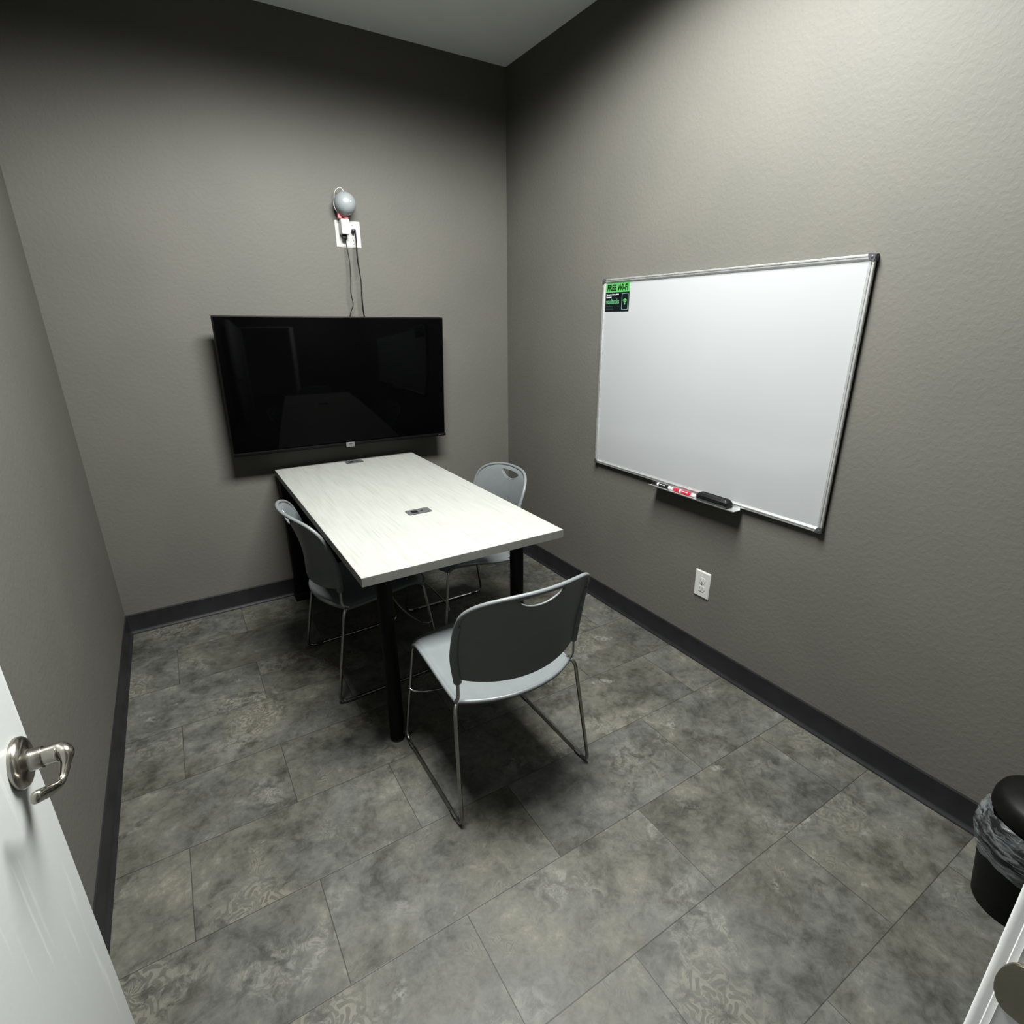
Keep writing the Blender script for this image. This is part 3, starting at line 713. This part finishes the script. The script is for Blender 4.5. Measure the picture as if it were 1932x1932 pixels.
# markers and eraser lying in the tray
def marker(y0, y1, ink, label, inkn):
    L = y0-y1; mk = thing('marker', label, 'marker', (-.043, (y0+y1)/2, TRZ-.0022))
    R_ = .0083; MM = Matrix(((0, 1, 0, 0), (0, 0, -1, L/2), (1, 0, 0, R_), (0, 0, 0, 1)))
    bm = bm_new(); add_lathe(bm, [(.0055, .032*L/.125), (.0078, .034*L/.125), (.0078, L-.020), (.0070, L-.010), (.0060, L-.002), (.0052, L)], 20, MM); br = obj('barrel', bm, M_WHITE, mk, ang=30)
    bm = bm_new(); add_lathe(bm, [(.0080, L*.36), (.0080, L*.80)], 20, MM, False, False); add_lathe(bm, [(.0079, L*.36), (.0080, L*.3601)], 20, MM, False, False); obj('label_band', bm, ink, br)
    bm = bm_new(); add_lathe(bm, [(.0045, 0), (.0068, .002), (.0078, .008), (.0080, L*.24), (.0080, L*.262)], 20, MM); obj('cap', bm, ink, mk, ang=30)
    bm = bm_new()
    for k in range(5): add_box(bm, (-.0068, L/2-L*(.42+.055*k), R_+.0046), (.0012, L*.036, .0022+.0008*(k % 2)), rot=None)
    obj('lettering', bm, M_PRINTW, br)
    return mk
marker(-1.328, -1.452, M_BLACK, 'black dry-erase marker at the left end of the whiteboard tray', 'black')
marker(-1.456, -1.578, M_RED, 'red dry-erase marker between the black marker and the eraser', 'red')
er = thing('eraser', 'black felt whiteboard eraser on the right half of the pen tray', 'eraser', (-.0415, -1.663, TRZ-.0018))
bm = bm_new(); add_box(bm, (0, 0, .006), (.035, .146, .012), bev=.002); obj('felt_pad', bm, M_FELT, er)
bm = bm_new(); pl = rrect(.038, .150, .004, 3); p2 = rrect(.027, .132, .006, 3)
a = [bm.verts.new((x, y, .012)) for x, y in pl]; b = [bm.verts.new((x, y, .024)) for x, y in pl]; c = [bm.verts.new((x, y, .033)) for x, y in p2]
d = [bm.verts.new((x*.86, y*.95, .0325)) for x, y in p2]; e_ = [bm.verts.new((x*.84, y*.94, .0310)) for x, y in p2]
for q in ((a, b), (b, c), (c, d), (d, e_)):
    for i in range(len(pl)):
        j = (i+1) % len(pl); bm.faces.new((q[0][i], q[0][j], q[1][j], q[1][i]))
bm.faces.new(a[::-1]); bm.faces.new(e_); obj('grip', bm, M_CAP if False else M_BLACK, er, ang=25)

# ------------------------------------------------------------------ wifi sticker on the whiteboard
SX = -.0140
sg = thing('wifi_sign', 'small green and black FREE WI-FI sign on the whiteboard corner', 'sign', (SX, -.9135, 1.5045))
MSg = Matrix(((0, 0, -1, 0), (-1, 0, 0, 0), (0, 1, 0, 0), (0, 0, 0, 1)))   # x right, y up, z out
def T(x, y, z=0): return MSg @ Matrix.Translation((x, y, z))
SWd, SHt, GH = .158, .1228, .040
bm = bm_new(); add_prism(bm, [(0, 0), (SWd, 0), (SWd, SHt-GH), (0, SHt-GH)], T(0, 0), .0008); obj('card', bm, M_NAVY, sg, smooth=False)
bm = bm_new(); add_prism(bm, [(0, SHt-GH), (SWd, SHt-GH), (SWd, SHt), (.0065, SHt), (.0065, SHt-.0065), (0, SHt-.0065)], T(0, 0), .0008); hdg = obj('header', bm, M_GREEN, sg, smooth=False); hdg['label'] = 'green header band'
text_mesh('FREE WI-FI', .138, .0275, M_DGREEN, 'lettering', hdg, T(.010, SHt-GH+.006, .0009), shear=.06, bold=.035)
text_mesh('Connect to Library Wi-Fi', .082, .0072, M_PRINTW, 'lettering', sg, T(.007, .0690, .0009), bold=.02)
text_mesh('Password', .033, .0072, M_PRINTW, 'lettering', sg, T(.007, .0585, .0009), bold=.02)
text_mesh('readbooks', .088, .0215, M_PRINTG, 'lettering', sg, T(.006, .0335, .0009), bold=.012)
bm = bm_new()
for k in range(3): add_prism(bm, [(.006, .010+.006*k), (.056, .010+.006*k), (.056, .0122+.006*k), (.006, .0122+.006*k)], T(0, 0, .0008), .0003)
obj('small_print', bm, M_DIM, sg, smooth=False)
bm = bm_new(); pc = (.1315, .042)
add_ring_prism(bm, [(pc[0]+x, pc[1]+y) for x, y in rrect(.042, .071, .006)], [(pc[0]+x, pc[1]+y) for x, y in rrect(.037, .066, .004)], T(0, 0, .0008), .0003); obj('phone_icon', bm, M_PRINTS, sg, smooth=False)
bm = bm_new(); wc = (.1315, .031)
for r0, r1 in ((.010, .0145), (.0175, .0225)):
    oa = [math.radians(45+90*k/14) for k in range(15)]
    pl = [(wc[0]+r1*math.cos(a)*.85, wc[1]+r1*math.sin(a)) for a in oa]+[(wc[0]+r0*math.cos(a)*.85, wc[1]+r0*math.sin(a)) for a in reversed(oa)]
    add_prism(bm, pl, T(0, 0, .0008), .0004)
add_prism(bm, [(wc[0]+.0036*math.cos(2*PI*k/14), wc[1]+.002+.0044*math.sin(2*PI*k/14)) for k in range(14)], T(0, 0, .0008), .0004)
obj('wifi_icon', bm, M_GREEN, sg, smooth=False)

# ------------------------------------------------------------------ waste bin with liner and lid
BX, BY = -.178, -2.841
wbn = thing('waste_bin', 'black plastic bin with lid on the floor against the right wall', 'waste bin', (BX, BY, 0))
bm = bm_new(); add_lathe(bm, [(.080, 0), (.0845, .004), (.112, .235), (.115, .240), (.115, .246), (.109, .246), (.106, .24), (.080, .010)], 56); obj('body', bm, M_BIN, wbn, ang=35)
bm = bm_new(); add_lathe(bm, [(.086, .246), (.084, .250), (.084, .288), (.103, .291), (.107, .299), (.106, .322), (.100, .340), (.092, .347), (.088, .349), (.078, .356), (.05, .363), (.02, .365)], 56); obj('lid', bm, M_BIN, wbn, ang=35)
lin = bm_new(); seg = 96
def ringz(z, r, amp, f): return [lin.verts.new(((r+amp*math.sin(f*a)+amp*.6*math.sin(2.3*f*a+1.1+z*40))*math.cos(a), (r+amp*math.sin(f*a)+amp*.6*math.sin(2.3*f*a+1.1+z*40))*math.sin(a), z+.004*math.sin(5*a+.5)+.0015*math.sin(13*a))) for a in [2*PI*k/seg for k in range(seg)]]
rings = [ringz(z, r, am, f) for z, r, am, f in ((.158, .1065, .0007, 9), (.172, .111, .001, 11), (.19, .118, .0016, 12), (.205, .1225, .0016, 12), (.222, .123, .002, 13), (.238, .1225, .0025, 14), (.252, .120, .0028, 15), (.264, .114, .003, 15), (.275, .106, .002, 15), (.281, .100, .0015, 15))]
for i in range(len(rings)-1):
    for k in range(seg): lin.faces.new((rings[i][k], rings[i][(k+1) % seg], rings[i+1][(k+1) % seg], rings[i+1][k]))
bl = obj('bin_liner', lin, M_BAG, None); bl.location = (BX, BY, 0)
tag(bl, 'clear plastic bag folded over the rim of the black bin', 'bin liner')
